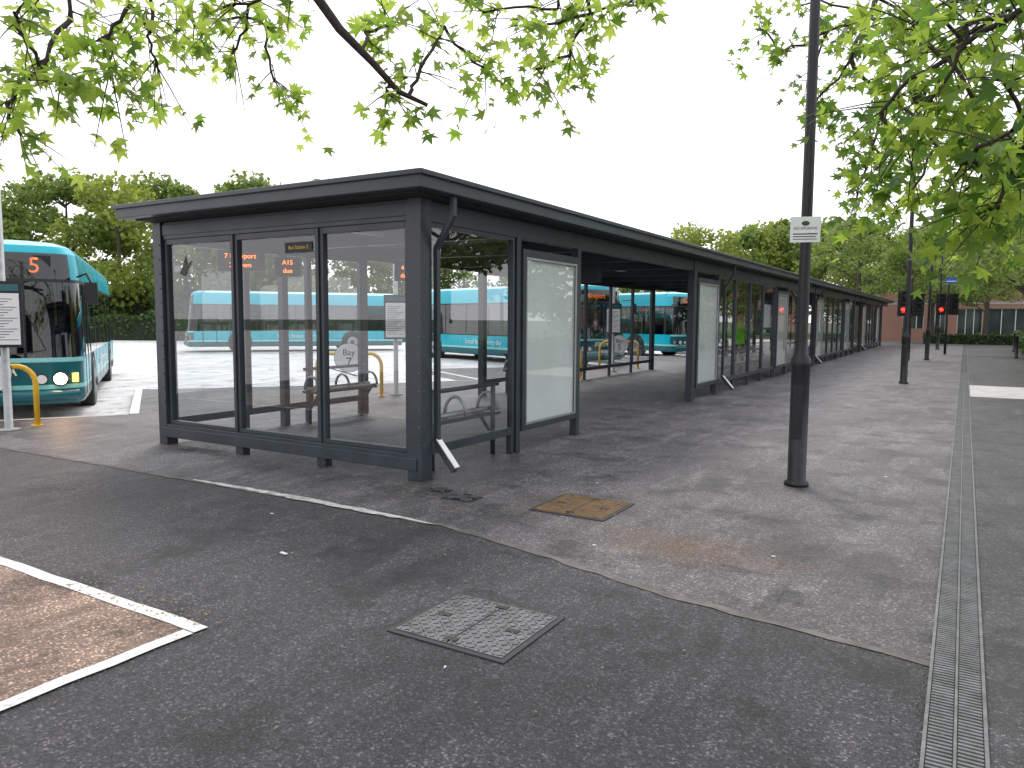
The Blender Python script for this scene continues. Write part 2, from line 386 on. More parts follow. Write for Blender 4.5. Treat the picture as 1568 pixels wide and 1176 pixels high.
def pane_y(X,y0,y1,z0=.22,z1=2.455,t=.04,legs=True):
    fr.box((X-.035,y0,z0),(X+.035,y0+t,z1),M_FRAME); fr.box((X-.035,y1-t,z0),(X+.035,y1,z1),M_FRAME)
    fr.box((X-.035,y0+t,z0),(X+.035,y1-t,z0+.09),M_FRAME); fr.box((X-.035,y0+t,z1-t),(X+.035,y1-t,z1),M_FRAME)
    gl.add([(X,y0+t,z0+.09),(X,y1-t,z0+.09),(X,y1-t,z1-t),(X,y0+t,z1-t)],[(0,1,2,3)],M_GLASS)
    if legs: fr.box((X-.034,y1-.06,0),(X+.034,y1-.001,z0),M_FRAME)
def glazed(X,y0,y1,n):
    for i in range(n):
        a=y0+(y1-y0)*i/n; c=y0+(y1-y0)*(i+1)/n; pane_y(X,a+.004,c-.004)
def ad(X,y0,y1):
    post(X,y0,.10,.09); post(X,y1,.10,.09)
    a=y0+.055;c=y1-.055
    t=.07
    for (p,q) in (((X-.07,a,.24),(X+.075,a+t,2.34)),((X-.07,c-t,.24),(X+.075,c,2.34)),((X-.07,a+t,.24),(X+.075,c-t,.24+t)),((X-.07,a+t,2.34-t-.02),(X+.075,c-t,2.34))):
        fr.box(p,q,M_FRAME)
    fr.box((X-.05,a+t,.32),(X-.03,c-t,2.24),M_FRAME)
    pn.box((X+.01,a+t+.001,.311),(X+.04,c-t-.001,2.249),M_PANEL)
    gl.add([(X+.058,a+t,.311),(X+.058,c-t,.311),(X+.058,c-t,2.249),(X+.058,a+t,2.249)],[(0,1,2,3)],M_GLASS)
    for (p,q) in (((X+.062,a+t+.0,.31),(X+.078,a+t+.022,2.25)),((X+.062,c-t-.022,.31),(X+.078,c-t,2.25)),((X+.062,a+t+.022,.31),(X+.078,c-t-.022,.335)),((X+.062,a+t+.022,2.225),(X+.078,c-t-.022,2.25))):
        pn.box(p,q,M_ALU)
def shoe(X,Y):
    d=MB()
    d.tube([(X+.30,Y,2.66),(X+.30,Y,2.50),(X+.11,Y,2.20),(X+.11,Y,2.12)],[.036]*4,M_FRAME,4)
    d.box((X+.087,Y-.026,.36),(X+.135,Y+.026,2.12),M_FRAME)
    d.tube([(X+.11,Y,.40),(X+.12,Y,.33),(X+.33,Y-.02,.10)],[.040]*3,M_FRAME,4)
    M=Matrix.Translation((X+.12,Y,.385))@Matrix.Rotation(math.atan2(.255,.22),4,'Y')
    d.box((0,-.036,.0),(.34,.036,.012),M_WHITE,M)
    d.obj('rainwater_pipe',SH,.003)
glazed(XR,Y0+.09,7.35,1)
ad(XR,7.42,8.98); shoe(XR,5.78)
glazed(XL,Y0+.08,9.1,3); post(XL,9.14,.12,.12)
post(XL,7.5,.1,.1)
def bay(y0,segs,lsegs):
    y=y0
    for kind,L,n in segs:
        if kind=='a': ad(XR,y+.05,y+L-.05)
        elif kind=='g': glazed(XR,y+.02,y+L-.02,n)
        y+=L
    post(XR,y0-.06,.13,.13); post(XR,y+.06,.13,.13)
    y=y0+lsegs[0]
    post(XL,y,.13,.13); glazed(XL,y+.07,y+lsegs[1],lsegs[2]); post(XL,y+lsegs[1]+.06,.13,.13)
bay(13.95,[('a',1.65,0),('g',5.4,4),('a',1.65,0),('g',1.8,1)],(-1.3,9.5,6)); shoe(XR,15.72)
bay(27.2,[('a',1.65,0),('g',5.4,4),('a',1.65,0),('g',1.8,1)],(-1.3,9.5,6)); shoe(XR,27.0); shoe(XR,24.6)
bay(40.4,[('a',1.65,0),('g',5.4,4),('a',1.65,0),('g',1.8,1)],(-1.3,9.5,6)); shoe(XR,40.2)
fr.obj('frame',SH,.004); gl.obj('glass_panes',SH); pn.obj('poster_panel',SH)
def bench(X,y0,y1,sgn):
    d=MB()
    for z,x in ((.50,.30),(.52,.17),(.80,.10)):
        d.tube([(X-sgn*x,y0,z),(X-sgn*x,y1,z)],[.024]*2,M_GALV if z<.6 else M_FRAME,8)
    d.box((X-sgn*.2-.14,y0,.455),(X-sgn*.2+.14,y1,.485),M_FRAME)
    n=max(2,int((y1-y0)/.55))
    for i in range(n+1):
        y=y0+.03+(y1-y0-.06)*i/n
        pts=[]
        for k in range(9):
            a=math.pi*k/8; pts.append((X-sgn*(.22-.14*math.cos(a)),y,.50+.20*math.sin(a)))
        d.tube(pts,[.019]*9,M_GALV,8)
    for y in (y0+.1,y1-.1):
        d.tube([(X-sgn*.1,y,.0),(X-sgn*.1,y,.8)],[.028]*2,M_FRAME,8); d.tube([(X-sgn*.1,y,.2),(X-sgn*.3,y,.46)],[.02]*2,M_FRAME,8)
    d.obj('perch_bench',SH)
bench(XR-.06,5.95,7.3,1); bench(XL+.08,7.7,9.0,-1)
for a in (15.8,29.0,42): bench(XR-.06,a,a+4.6,1)
for a in (13.2,26.5): bench(XL+.08,a,a+2.2,-1)
d=MB()
for y in np.arange(7.0,52,4.1):
    for x in (-4.95,-6.6):
        d.box((x-.05,y,2.60),(x+.05,y+1.3,2.654),M_DIFF)
d.obj('ceiling_lights',SH,.01)
def ledsign(x,y,z,t1,t2,w=.62):
    e=MB(); e.box((-w/2,-.05,-.13),(w/2,.05,.13),M_BLACK); e.cyl((-w*.3,0,.13),(-w*.3,0,2.65-z),.012,.012,M_FRAME,8); e.cyl((w*.3,0,.13),(w*.3,0,2.65-z),.012,.012,M_FRAME,8)
    o=e.obj('departure_display',SH,.004); o.location=(x,y,z); o.rotation_euler=(0,0,rad(35))
    text('led_text',t1,.085,(0,-.053,.055),(rad(90),0,0),M_ORANGE,o); text('led_text',t2,.085,(0,-.053,-.055),(rad(90),0,0),M_ORANGE,o)
ledsign(-7.75,6.35,2.24,'7 Newport','2 Town',.55); ledsign(-7.85,7.2,2.22,'A15','due',.34); ledsign(-6.9,8.5,2.2,'4 5','due',.3)
for y in (12.0,24.5):
    e=MB(); e.box((-.45,-.07,-.12),(.45,.07,.12),M_FRAME); e.cyl((-.3,0,.12),(-.3,0,.4),.012,.012,M_FRAME,8); e.cyl((.3,0,.12),(.3,0,.4),.012,.012,M_FRAME,8)
    o=e.obj('hanging_sign',SH,.004); o.location=(-5.9,y,2.3)
d=MB(); yy=Y0-.0075
d.add([(-7.98,yy,2.05),(-7.90,yy,2.16),(-7.86,yy,2.27),(-7.84,yy,2.15),(-7.74,yy,2.20),(-7.82,yy,2.10),(-7.88,yy,2.02)],[(6,5,3,1),(1,3,2),(5,4,3),(0,6,1)],M_BLACK)
d.box((-6.2,Y0-.0085,2.22),(-5.8,Y0-.0065,2.33),M_SOFFIT)
d.obj('glass_stickers',SH)
text('glass_label','Bus Station 2',.055,(-6.0,Y0-.010,2.275),(rad(90),0,0),M_YEL,SH,ext=.0005)
c=empty('security_camera',(-5.3,6.1,2.82))
d=MB(); d.cyl((0,0,0),(0,0,.09),.02,.02,M_GALV,8); d.box((-.09,-.04,.09),(.09,.04,.15),M_WHITE); d.cyl((-.32,0,0),(-.32,0,.06),.015,.015,M_GALV,8); d.box((-.38,-.05,.06),(-.28,.05,.16),M_WHITE); d.tube([(.1,0,.0),(.2,0,.1),(.3,0,.03)],[.012]*3,M_GALV,6)
d.obj('housing',c,.006)
d=MB(); d.box((XR-.09,19.9,1.35),(XR-.07,21.0,1.95),M_WHITE); d.box((XR-.10,19.85,1.3),(XR-.091,21.05,2.0),M_FRAME); 
d.obj('timetable_board',SH)
# ------------------------------------------------------------------ posts / lamps
def lamp(x,y,name='street_lamp',H=6.6):
    d=MB()
    prof=[(0,.11),(.03,.11),(.05,.083),(1.10,.083),(1.13,.093),(1.19,.09),(1.24,.058),(1.35,.052),(H*.6,.046),(H,.04)]
    d.tube([(0,0,z) for z,_ in prof],[r for _,r in prof],M_BLACK,20)
    d.box((-.045,-.087,.45),(.045,-.075,.95),M_BLACK)
    d.tube([(0,0,H),(0,0,H+.12),(0,0,H+.13),(0,0,H+.42),(0,0,H+.44),(0,0,H+.58)],[.05,.09,.12,.2,.26,.03],M_BLACK,16)
    o=d.obj(name); o.location=(x,y,0); return o
lamp(-1.29,7.36)
for y in (20.9,34,47.2): lamp(-1.24,y)
s=empty('traffic_sign',(-1.29,7.36-.05,2.37),rad(18))
d=MB(); d.box((-.13,-.012,-.115),(.13,-.004,.115),M_WHITE); d.box((-.10,-.004,-.05),(.10,.02,-.03),M_GALV); d.box((-.10,-.004,.03),(.10,.02,.05),M_GALV)
d.box((-.105,-.0135,-.045),(.105,-.0125,-.035),M_BLACK);d.box((-.105,-.0135,-.068),(.09,-.0125,-.060),M_BLACK);d.box((-.105,-.0135,-.09),(.10,-.0125,-.084),M_BLACK)
d.ellip((0,-.013,.055),(.035,.002,.022),M_HEDGE,10,6); d.obj('plate',s)
text('sign_text','NO SMOKING',.032,(0,-.0135,.01),(rad(90),0,0),M_BLACK,s,ext=.0003)
def signal(x,y,H,zt):
    e=empty('traffic_signal',(x,y,0),rad(8)); d=MB()
    d.tube([(0,0,0),(0,0,H)],[.055,.05],M_BLACK,12); d.cyl((0,0,H),(0,0,H+.04),.055,.02,M_BLACK,12)
    for sx in (-1,1):
        cx=sx*.26
        d.box((cx-.14,-.10,zt-.85),(cx+.14,.10,zt),M_BLACK); d.box((cx-.20,.02,zt-.92),(cx+.20,.04,zt+.07),M_BLACK)
        for k in range(3):
            zc=zt-.15-.27*k; d.cyl((cx,-.10,zc),(cx,-.115,zc),.095,.095,M_REDL if (k==2 and sx<0) else M_SOFFIT,16)
            d.tube([(cx,-.10,zc+.02),(cx,-.25,zc+.05)],[.11,.105],M_BLACK,12,False)
        d.cyl((0,0,zt-.2),(cx,0,zt-.2),.02,.02,M_BLACK,6); d.cyl((0,0,zt-.7),(cx,0,zt-.7),.02,.02,M_BLACK,6)
    d.obj('signal_head',e,.004)
signal(-1.85,33.2,3.2,2.65); signal(-.75,40.5,3.2,2.75)
e=empty('information_sign',(-1.0,46.9,3.55)); d=MB(); d.box((0,-.02,0),(.5,.02,.32),M_BLUE); d.box((.03,-.024,.1),(.47,-.021,.14),M_WHITE); d.cyl((-.22,0,.05),(.1,0,.05),.015,.015,M_BLACK,6);d.cyl((-.22,0,.27),(.1,0,.27),.015,.015,M_BLACK,6); d.obj('panel',e)
def bollard(x,y):
    d=MB(); p=[(0,.09),(.05,.09),(.06,.07),(.85,.06),(.88,.08),(.93,.08),(.98,.05),(1.0,.01)]
    d.tube([(0,0,z) for z,_ in p],[r for _,r in p],M_BLACK,14); o=d.obj('bollard'); o.location=(x,y,0)
bollard(1.9,38); bollard(2.2,46)
def stop(x,y,rz,H=3.75):
    e=empty('bus_stop_pole',(x,y,0),rz); d=MB()
    d.tube([(0,0,0),(0,0,.02),(0,0,.03),(0,0,H)],[.13,.13,.05,.045],M_GALV,14)
    d.cyl((0,0,H),(0,0,H+.02),.05,.03,M_GALV,14)
    d.obj('pole',e)
    d=MB(); d.box((-.23,-.09,1.12),(.23,-.05,2.0),M_BLACK); d.box((-.195,-.096,1.16),(.195,-.091,1.84),M_WHITE)
    d.box((-.195,-.097,1.87),(.195,-.091,1.96),M_TEAL)
    for k in range(16): 
        z=1.22+k*.036; d.box((-.17,-.0985,z),(.17-.05*((k*7)%4),-.0965,z+.008),M_SOFFIT)
    d.obj('timetable_case',e,.003)
stop(-11.0,5.12,rad(58)); stop(-9.75,11.7,rad(40)); stop(-8.9,20.6,rad(25))
def hoop(x,y,rz,txt,w=1.25,h=.85):
    e=empty('yellow_hoop_barrier',(x,y,0),rz); d=MB(); pts=[(-w/2,0,0),(-w/2,0,h-.25)]
    for k in range(1,6):
        a=math.pi/2*k/6; pts.append((-w/2+.25-.25*math.cos(a),0,h-.25+.25*math.sin(a)))
    pts+= [(-p[0],p[1],p[2]) for p in pts[::-1]]
    d.tube(pts,[.036]*len(pts),M_YEL,12)
    d.cyl((-w/2,0,0),(-w/2,0,.015),.08,.08,M_YEL,12); d.cyl((w/2,0,0),(w/2,0,.015),.08,.08,M_YEL,12)
    d.obj('hoop',e)
    if txt:
        d=MB(); d.cyl((0,-.041,.76),(0,-.054,.76),.28,.28,M_WHITE,40); d.cyl((0,-.038,.76),(0,-.0409,.76),.29,.29,M_BLACK,40); d.obj('disc',e)
        text('bay_text','Bay',.17,(0,-.057,.86),(rad(90),0,0),M_BLACK,e); text('bay_number',txt,.24,(0,-.057,.67),(rad(90),0,0),M_BLACK,e)
hoop(-10.35,11.0,rad(36),'7'); hoop(-11.45,5.1,rad(57),'6',1.1); hoop(-9.3,22.0,rad(40),'5'); hoop(-8.95,17.4,rad(35),'',1.0); hoop(-8.9,31,rad(40),'4')
# ------------------------------------------------------------------ buses
def bus(name,x,y,heading,num,dest='NEWPORT',L=10.8,lit=False):
    E=empty(name,(x,y,-.12),heading)
    half=[(0,0),(-.008,.4),(-.035,.75),(-.085,.98),(-.19,1.14),(-.36,1.235),(-.6,1.25)]
    cuts=[-.72,-1.95,-2.03]
    q=-2.03
    while q-1.45>-L+1.3: cuts+= [q-1.37,q-1.45]; q-=1.45
    half+= [(c,1.25) for c in cuts]
    half+= [(-L+.5,1.25),(-L+.15,1.2),(-L+.03,1.02),(-L,.7),(-L,0)]
    full=half+[(a,-b_) for a,b_ in half[-2:0:-1]]
    n=len(full)
    def isfront(i): 
        a=full[i];c=full[(i+1)%n]; return min(a[0],c[0])>-.4
    def isrear(i):
        a=full[i];c=full[(i+1)%n]; return max(a[0],c[0])<-L+.6
    def ispil(i):
        a=full[i];c=full[(i+1)%n]; return abs(a[0]-c[0])<.13 and not isfront(i) and not isrear(i)
    lev=[(.26,.03),(.34,.0),(.50,0),(.57,0),(.93,0),(1.0,0),(2.20,.035),(2.25,.04),(2.42,.05),(2.66,.085),(2.78,.17),(2.85,.34),(2.88,.6)]
    vs=[]
    for z,ins in lev:
        rake=.0 if z<1 else (z-1)*.09
        for (a,b_) in full:
            sy=(1.25-ins)/1.25
            xx=a
            if a>-.7: xx=a-ins*.8-rake*(1 if a>-.4 else .4)
            if a<-L+.7: xx=a+ins*.8
            vs.append((xx,b_*sy,z))
    g=MB(); k=len(lev)
    for j in range(k-1):
        z0,z1=lev[j][0],lev[j+1][0]
        for i in range(n):
            i2=(i+1)%n
            f=[j*n+i,j*n+i2,(j+1)*n+i2,(j+1)*n+i]
            zz=(z0+z1)/2; fr_=isfront(i); rr=isrear(i); pl=ispil(i)
            if zz<.30: m=M_RUB
            elif zz<.5: m=M_TEAL
            elif zz<.57: m=M_AQUA
            elif zz<.93: m=M_TEAL if fr_ else M_CYAN
            elif zz<1.0: m=M_AQUA if fr_ else M_CYAN
            elif zz<2.2: m=(M_BLACK if pl else (M_BGLASS if not rr else (M_CYAN if zz<1.3 else M_DWIN)))
            elif zz<2.25: m=M_BLACK
            elif zz<2.66: m=(M_BGLASS if fr_ and abs(full[i][1])<1.2 and abs(full[i2][1])<1.2 else M_CYAN)
            elif zz<2.80: m=M_CYAN
            else: m=M_ROOFB
            g.add([vs[q_] for q_ in f],[(0,3,2,1)] ,m,False)
    g.add([vs[(k-1)*n+i] for i in range(n)],[list(range(n))[::-1]],M_ROOFB)
    o=g.obj('body',E)
    import bmesh
    bm=bmesh.new(); bm.from_mesh(o.data); bmesh.ops.remove_doubles(bm,verts=bm.verts,dist=.0005); bmesh.ops.recalc_face_normals(bm,faces=bm.faces)
    for f in bm.faces: f.smooth=True
    bm.to_mesh(o.data); bm.free()
    es=o.modifiers.new('es','EDGE_SPLIT'); es.split_angle=rad(28)
    d=MB()
    d.box((-L+.3,-1.18,.32),(-.45,1.18,.38),M_SOFFIT)
    for xx in np.arange(-3.2,-L+.9,-.85):
        for sy in (-1,1):
            d.box((xx-.42,sy*.75-.4,.5),(xx,sy*.75+.4,.85),M_SEAT); d.box((xx-.48,sy*.75-.4,.8),(xx-.38,sy*.75+.4,1.45),M_SEAT)
    for xx,yy_ in ((-1.9,.35),(-2.0,-.3),(-2.9,.35),(-4.3,-.35),(-5.6,.35),(-1.5,1.0)):
        d.cyl((xx,yy_,.38),(xx,yy_,2.6),.018,.018,M_YEL,8)
    d.box((-.75,-1.1,.38),(-.35,1.1,.98),M_SOFFIT); d.box((-1.55,-1.05,.6),(-1.45,-.35,1.5),M_SEAT)
    ring=[(-.85+.12*math.sin(t)*.5,-.7+.22*math.cos(t),1.12+.22*math.sin(t)*.6) for t in np.linspace(0,2*math.pi,17)]
    d.tube(ring,[.015]*17,M_BLACK,6)
    for xx in (-2.35,-L+2.6):
        for sy in (-1,1):
            d.cyl((xx,sy*1.05,.46),(xx,sy*1.262,.46),.54,.54,M_RUB,28)
            d.cyl((xx,sy*1.255,.45),(xx,sy*1.275,.45),.45,.44,M_BLACK,28)
            d.cyl((xx,sy*1.27,.45),(xx,sy*1.285,.45),.27,.24,M_GALV,20); d.cyl((xx,sy*1.28,.45),(xx,sy*1.32,.45),.1,.08,M_IRON,12)
    d.box((-.10,-.014,1.0),(-.0,.014,2.2),M_BLACK,Matrix.Rotation(rad(-4.6),4,'Y')@Matrix.Translation((.10,0,0)))
    d.tube([(.0,.15,1.03),(-.04,.75,1.12),(-.055,.5,1.75)],[.012]*3,M_BLACK,6); d.tube([(.0,-.6,1.03),(-.04,-.1,1.12),(-.055,-.3,1.75)],[.012]*3,M_BLACK,6)
    d.box((-.25,-.85,2.28),(-.235,.85,2.62),M_BLACK)
    d.tube([(-.20,-1.16,.40),(.0,-.8,.40),(.045,0,.40),(.0,.8,.40),(-.20,1.16,.40)],[.085]*5,M_TEAL,10)
    d.box((.045,-.27,.50),(.06,.27,.62),M_YEL if lit else M_WHITE)
    for sy in (-1,1):
        d.cyl((-.20,sy*.93,.66),(-.045,sy*.93,.66),.12,.12,M_BLACK,20)
        d.cyl((-.055,sy*.93,.66),(-.035,sy*.93,.66),.095,.09,(M_LAMP if lit else M_WHITE),20)
        d.cyl((-.10,sy*.68,.66),(.0,sy*.68,.66),.085,.085,M_BLACK,20); d.cyl((-.02,sy*.68,.66),(.005,sy*.68,.66),.075,.07,M_WHITE,20)
        d.box((-.22,sy*1.13-.04,.60),(-.14,sy*1.13+.04,.74),M_AMB if (lit and sy>0) else M_DRY)
        d.tube([(-.35,sy*1.2,2.3),(-.0,sy*1.36,2.34),(.06,sy*1.42,2.2)],[.018]*3,M_BLACK,6)
        d.box((-.0,sy*1.42-.09,1.85),(.08,sy*1.42+.09,2.2),M_BLACK)
    for xx in (-.74,-1.33,-1.93): d.box((xx-.02,1.242,.36),(xx+.02,1.256,2.2),M_BLACK)
    for xx in np.arange(-3.3,-L+.8,-1.1):
        for sy in (-1,1): d.box((xx-.006,sy*1.2515-.002,.36),(xx+.006,sy*1.2515+.002,.98),M_TEAL)
    d.obj('fittings',E,.003)
    text('destination_number',num,.34,(-.228,.62,2.45),(rad(90),0,rad(90)),M_ORANGE,E)
    text('destination_text',dest,.24,(-.228,-.2,2.45),(rad(90),0,rad(90)),M_ORANGE,E)
    text('operator_text','ARRIVA',.24,(-.0,-.05,.80),(rad(90),0,rad(90)),M_WHITE,E,ext=.03)
    text('side_text','Local buses every day',.26,(-5.2,-1.262,.76),(rad(90),0,0),M_WHITE,E,ext=.004)
    text('side_text_b','Local buses every day',.26,(-5.2,1.262,.76),(rad(90),0,rad(180)),M_WHITE,E,ext=.004)
    return E
bus('bus',-12.85,5.75,rad(-33.5),'5','Town',lit=True)
bus('bus',-10.5,23.55,rad(-20),'5','Newport',L=11.2)
bus('bus',-10.2,32.6,rad(-20),'4','Centre',L=11.2)
bus('bus',-31.6,22.6,rad(233),'7','Newport',L=10.2)
# ------------------------------------------------------------------ person
def person(x,y,rz):
    E=empty('person',(x,y,0),rz)
    V=[(0,0,.95),(0,0,1.12),(0,.01,1.32),(0,.0,1.44),(0,.0,1.52),
       (.10,0,.90),(.11,-.01,.50),(.11,.03,.09),(.11,-.10,.04),(-.10,0,.90),(-.12,.04,.50),(-.13,.06,.09),(-.13,-.07,.04),
       (.19,.0,1.42),(.24,.03,1.15),(.22,-.12,.93),(.21,-.18,.86),(-.19,.0,1.42),(-.24,.03,1.15),(-.20,-.12,.95),(-.19,-.18,.88)]
    Ed=[(0,1),(1,2),(2,3),(3,4),(0,5),(5,6),(6,7),(7,8),(0,9),(9,10),(10,11),(11,12),(3,13),(13,14),(14,15),(15,16),(3,17),(17,18),(18,19),(19,20)]
    Rr=[(.16,.12),(.15,.11),(.18,.12),(.12,.09),(.055,.055),(.10,.10),(.07,.07),(.045,.05),(.045,.035),(.10,.10),(.07,.07),(.045,.05),(.045,.035),(.075,.075),(.052,.052),(.036,.036),(.03,.035),(.075,.075),(.052,.052),(.036,.036),(.03,.035)]
    me=bpy.data.meshes.new('body'); me.from_pydata(V,Ed,[]); o=bpy.data.objects.new('body',me); COL.objects.link(o); o.parent=E
    o.modifiers.new('skin','SKIN')
    for i,rr in enumerate(Rr): me.skin_vertices[0].data[i].radius=rr
    me.skin_vertices[0].data[0].use_root=True
    o.modifiers.new('sub','SUBSURF').levels=2; o.modifiers['sub'].render_levels=2
    m,nt,out=newmat('clothing'); tc=N(nt,'ShaderNodeTexCoord'); s=N(nt,'ShaderNodeSeparateXYZ'); nt.links.new(tc.outputs['Object'],s.inputs[0])
    col=ramp(nt,s.outputs[2],[(0,(.01,.01,.01)),(.07,(.02,.022,.03)),(.86,(.02,.022,.03)),(.88,(.30,.85,.05))]); 
    nt.nodes[-1].color_ramp.interpolation='CONSTANT'
    p=N(nt,'ShaderNodeBsdfPrincipled'); p.inputs['Roughness'].default_value=.8; nt.links.new(col,p.inputs['Base Color']); nt.links.new(p.outputs[0],out.inputs[0]); me.materials.append(m)
    d=MB(); d.cyl((0,0,1.46),(0,0,1.56),.055,.05,M_SKIN,12); d.ellip((0,-.01,1.64),(.078,.095,.118),M_SKIN,16,12); d.ellip((0,.018,1.675),(.086,.095,.10),M_HAIR,16,10)
    d.ellip((0,-.108,1.63),(.012,.018,.022),M_SKIN,8,6)
    for sx in (-1,1):
        d.ellip((sx*.03,-.096,1.655),(.012,.008,.007),M_BLACK,8,6); d.ellip((sx*.08,.0,1.635),(.012,.02,.03),M_SKIN,8,6)
        hx=(.21 if sx>0 else -.19); hz=.85 if sx>0 else .87
        d.ellip((hx,-.2,hz-.03),(.022,.035,.05),M_SKIN,10,8)
        for k in range(4): d.tube([(hx-.015,-.225+.017*k,hz-.06),(hx-.012,-.23+.017*k,hz-.10),(hx-.008,-.22+.017*k,hz-.13)],[.009,.008,.006],M_SKIN,6)
        d.tube([(hx,-.225,hz-.01),(hx-.02*sx,-.25,hz-.05),(hx-.02*sx,-.25,hz-.08)],[.01,.009,.007],M_SKIN,6)
    d.ellip((0,-.10,1.592),(.024,.008,.006),M_RFLOW,8,6)
    d.obj('head_and_hands',E)
person(-5.25,20.7,rad(60))
# ------------------------------------------------------------------ vegetation
LOBE=[(-90,.12),(-6,.62),(20,.36),(42,.86),(64,.42),(90,1.0),(116,.42),(138,.86),(160,.36),(186,.62)]
LP=np.array([[0,0.05,0.0]]+[[r*math.cos(rad(a)),r*math.sin(rad(a)),-.10*r*r] for a,r in LOBE])
LF=[(0,i,i%10+1) for i in range(1,11)]
RH=np.array([[0,0,0],[.5,.35,-.05],[.15,1.0,-.12],[-.42,.55,.04]]); RF=[(0,1,2,3)]
def leaves(pos,size,nrm_up,shape='m',tip=None):
    n=len(pos); P=LP if shape=='m' else RH; F=LF if shape=='m' else RF
    nz=rng.normal(size=(n,3)); nz[:,2]=np.abs(nz[:,2])*.6+nrm_up; nz/=np.linalg.norm(nz,axis=1)[:,None]
    t=rng.normal(size=(n,3)) if tip is None else tip+rng.normal(size=(n,3))*.45
    t-= (t*nz).sum(1)[:,None]*nz; t/=np.linalg.norm(t,axis=1)[:,None]+1e-9
    s=np.cross(t,nz)
    sz=size*rng.uniform(.55,1.2,n)
    curl=rng.uniform(-.6,2.2,n)
    V=pos[:,None,:]+sz[:,None,None]*(P[None,:,0,None]*s[:,None,:]+P[None,:,1,None]*t[:,None,:]+(P[None,:,2]*curl[:,None])[:,:,None]*nz[:,None,:])
    V=V.reshape(-1,3); k=len(P)
    Fa=(np.arange(n)[:,None,None]*k+np.array(F)[None]).reshape(-1,len(F[0]))
    return V,Fa
def near_tree(name,trunk,limbs,clusters,leafsize,nper,lm,spread=.42):
    wd=MB(); 
    wd.tube([p for p,r in trunk],[r for p,r in trunk],M_BARKN,14)
    nodes=[]
    for li in limbs:
        wd.tube([Vector(p) for p,r in li],[r for p,r in li],M_BARKN,9)
        for a,c in zip(li[:-1],li[1:]):
            for k in range(3): nodes.append(Vector(a[0]).lerp(Vector(c[0]),(k+1)/3))
    roots=len(nodes); P=list(nodes); par=[-1]*roots
    rem=[Vector(c) for c in clusters]
    cost=[0.0]*roots
    while rem:
        best=None
        for i,c in enumerate(rem):
            for j,p in enumerate(P):
                w=(c-p).length+.35*cost[j]
                if best is None or w<best[0]: best=(w,i,j)
        w,i,j=best; c=rem.pop(i); cost.append(cost[j]+(c-P[j]).length); P.append(c); par.append(j)
    cnt=[1]*len(P)
    for i in range(len(P)-1,roots-1,-1):
        if par[i]>=0: cnt[par[i]]+=cnt[i]
    pos=[];tips=[]
    for i in range(roots,len(P)):
        a=P[par[i]];c=P[i]; L=(c-a).length; r1=.006+.0035*math.sqrt(cnt[i]); r0=r1*1.35
        pts=[a]; nseg=5
        off=Vector((random.uniform(-1,1),random.uniform(-1,1),random.uniform(-.2,.8)))*.10*L
        for k in range(1,nseg): 
            t=k/nseg; pts.append(a.lerp(c,t)+off*math.sin(math.pi*t)+Vector([random.uniform(-.02,.02) for _ in range(3)]))
        pts.append(c); wd.tube(pts,[r0+(r1-r0)*k/nseg for k in range(nseg+1)],M_BARKN,6,False)
        base=(c-a).normalized()
        m_=nper*random.uniform(.45,1.35)
        for t in range(6):
            d=(base*.5+Vector([random.gauss(0,.75),random.gauss(0,.75),random.gauss(-.12,.5)])).normalized()
            l=spread*random.uniform(.6,1.25); q=[c+ (a-c)*random.uniform(0,.35)]
            for k in range(1,4): q.append(q[0]+d*l*k/3+Vector((0,0,-.05*l*k*k/3)))
            wd.tube(q,[.0055,.0045,.0035,.002],M_BARKN,4,False)
            for k in range(int(m_/6)):
                s_=random.uniform(.2,1.08); pp=q[0]+(q[3]-q[0])*s_+Vector([random.gauss(0,.055) for _ in range(3)])
                pos.append(pp); tips.append(d+Vector((random.gauss(0,.5),random.gauss(0,.5),-.55)))
    o=wd.obj(name+'_wood')
    V,F=leaves(np.array([list(p) for p in pos]),leafsize,.5,'m',np.array([list(t) for t in tips]))
    me=bpy.data.meshes.new('foliage'); me.from_pydata(V.tolist(),[],F.tolist()); me.materials.append(lm); fo=bpy.data.objects.new('foliage',me); COL.objects.link(fo)
    e=empty(name); o.name='trunk_and_limbs'; o.parent=e; fo.parent=e
CL=[(-5.35,2.71,3.35),(-5.66,3.19,3.69),(-5.13,3.11,3.39),(-5.39,3.63,3.69),(-5.61,4.19,3.95),(-5.06,4.07,3.57),(-5.25,4.63,4.03),(-4.72,3.7,3.74),(-4.9,2.71,2.99),(-5.11,3.14,3.18),(-5.5,2.86,3.21),(-4.93,2.44,3.34),(-5.22,4.67,3.57),(-5.45,3.72,3.46),(-5.38,2.66,2.74),(-5.59,2.69,2.96),(-4.89,4.13,3.95),(-5.04,3.25,3.68)]
CM=[(-4.24,3.96,3.89),(-4.17,4.99,3.99),(-3.54,4.85,3.78),(-3.57,5.43,4.08),(-3.03,5.18,3.8),(-3.08,5.84,4.15),(-2.66,5.6,3.95),(-2.3,5.54,3.95),(-3.75,4.42,3.2),(-3.56,4.58,3.4),(-3.44,5.28,3.57),(-2.94,5.23,3.47),(-2.85,5.62,3.67),(-4.0,4.48,3.7)]
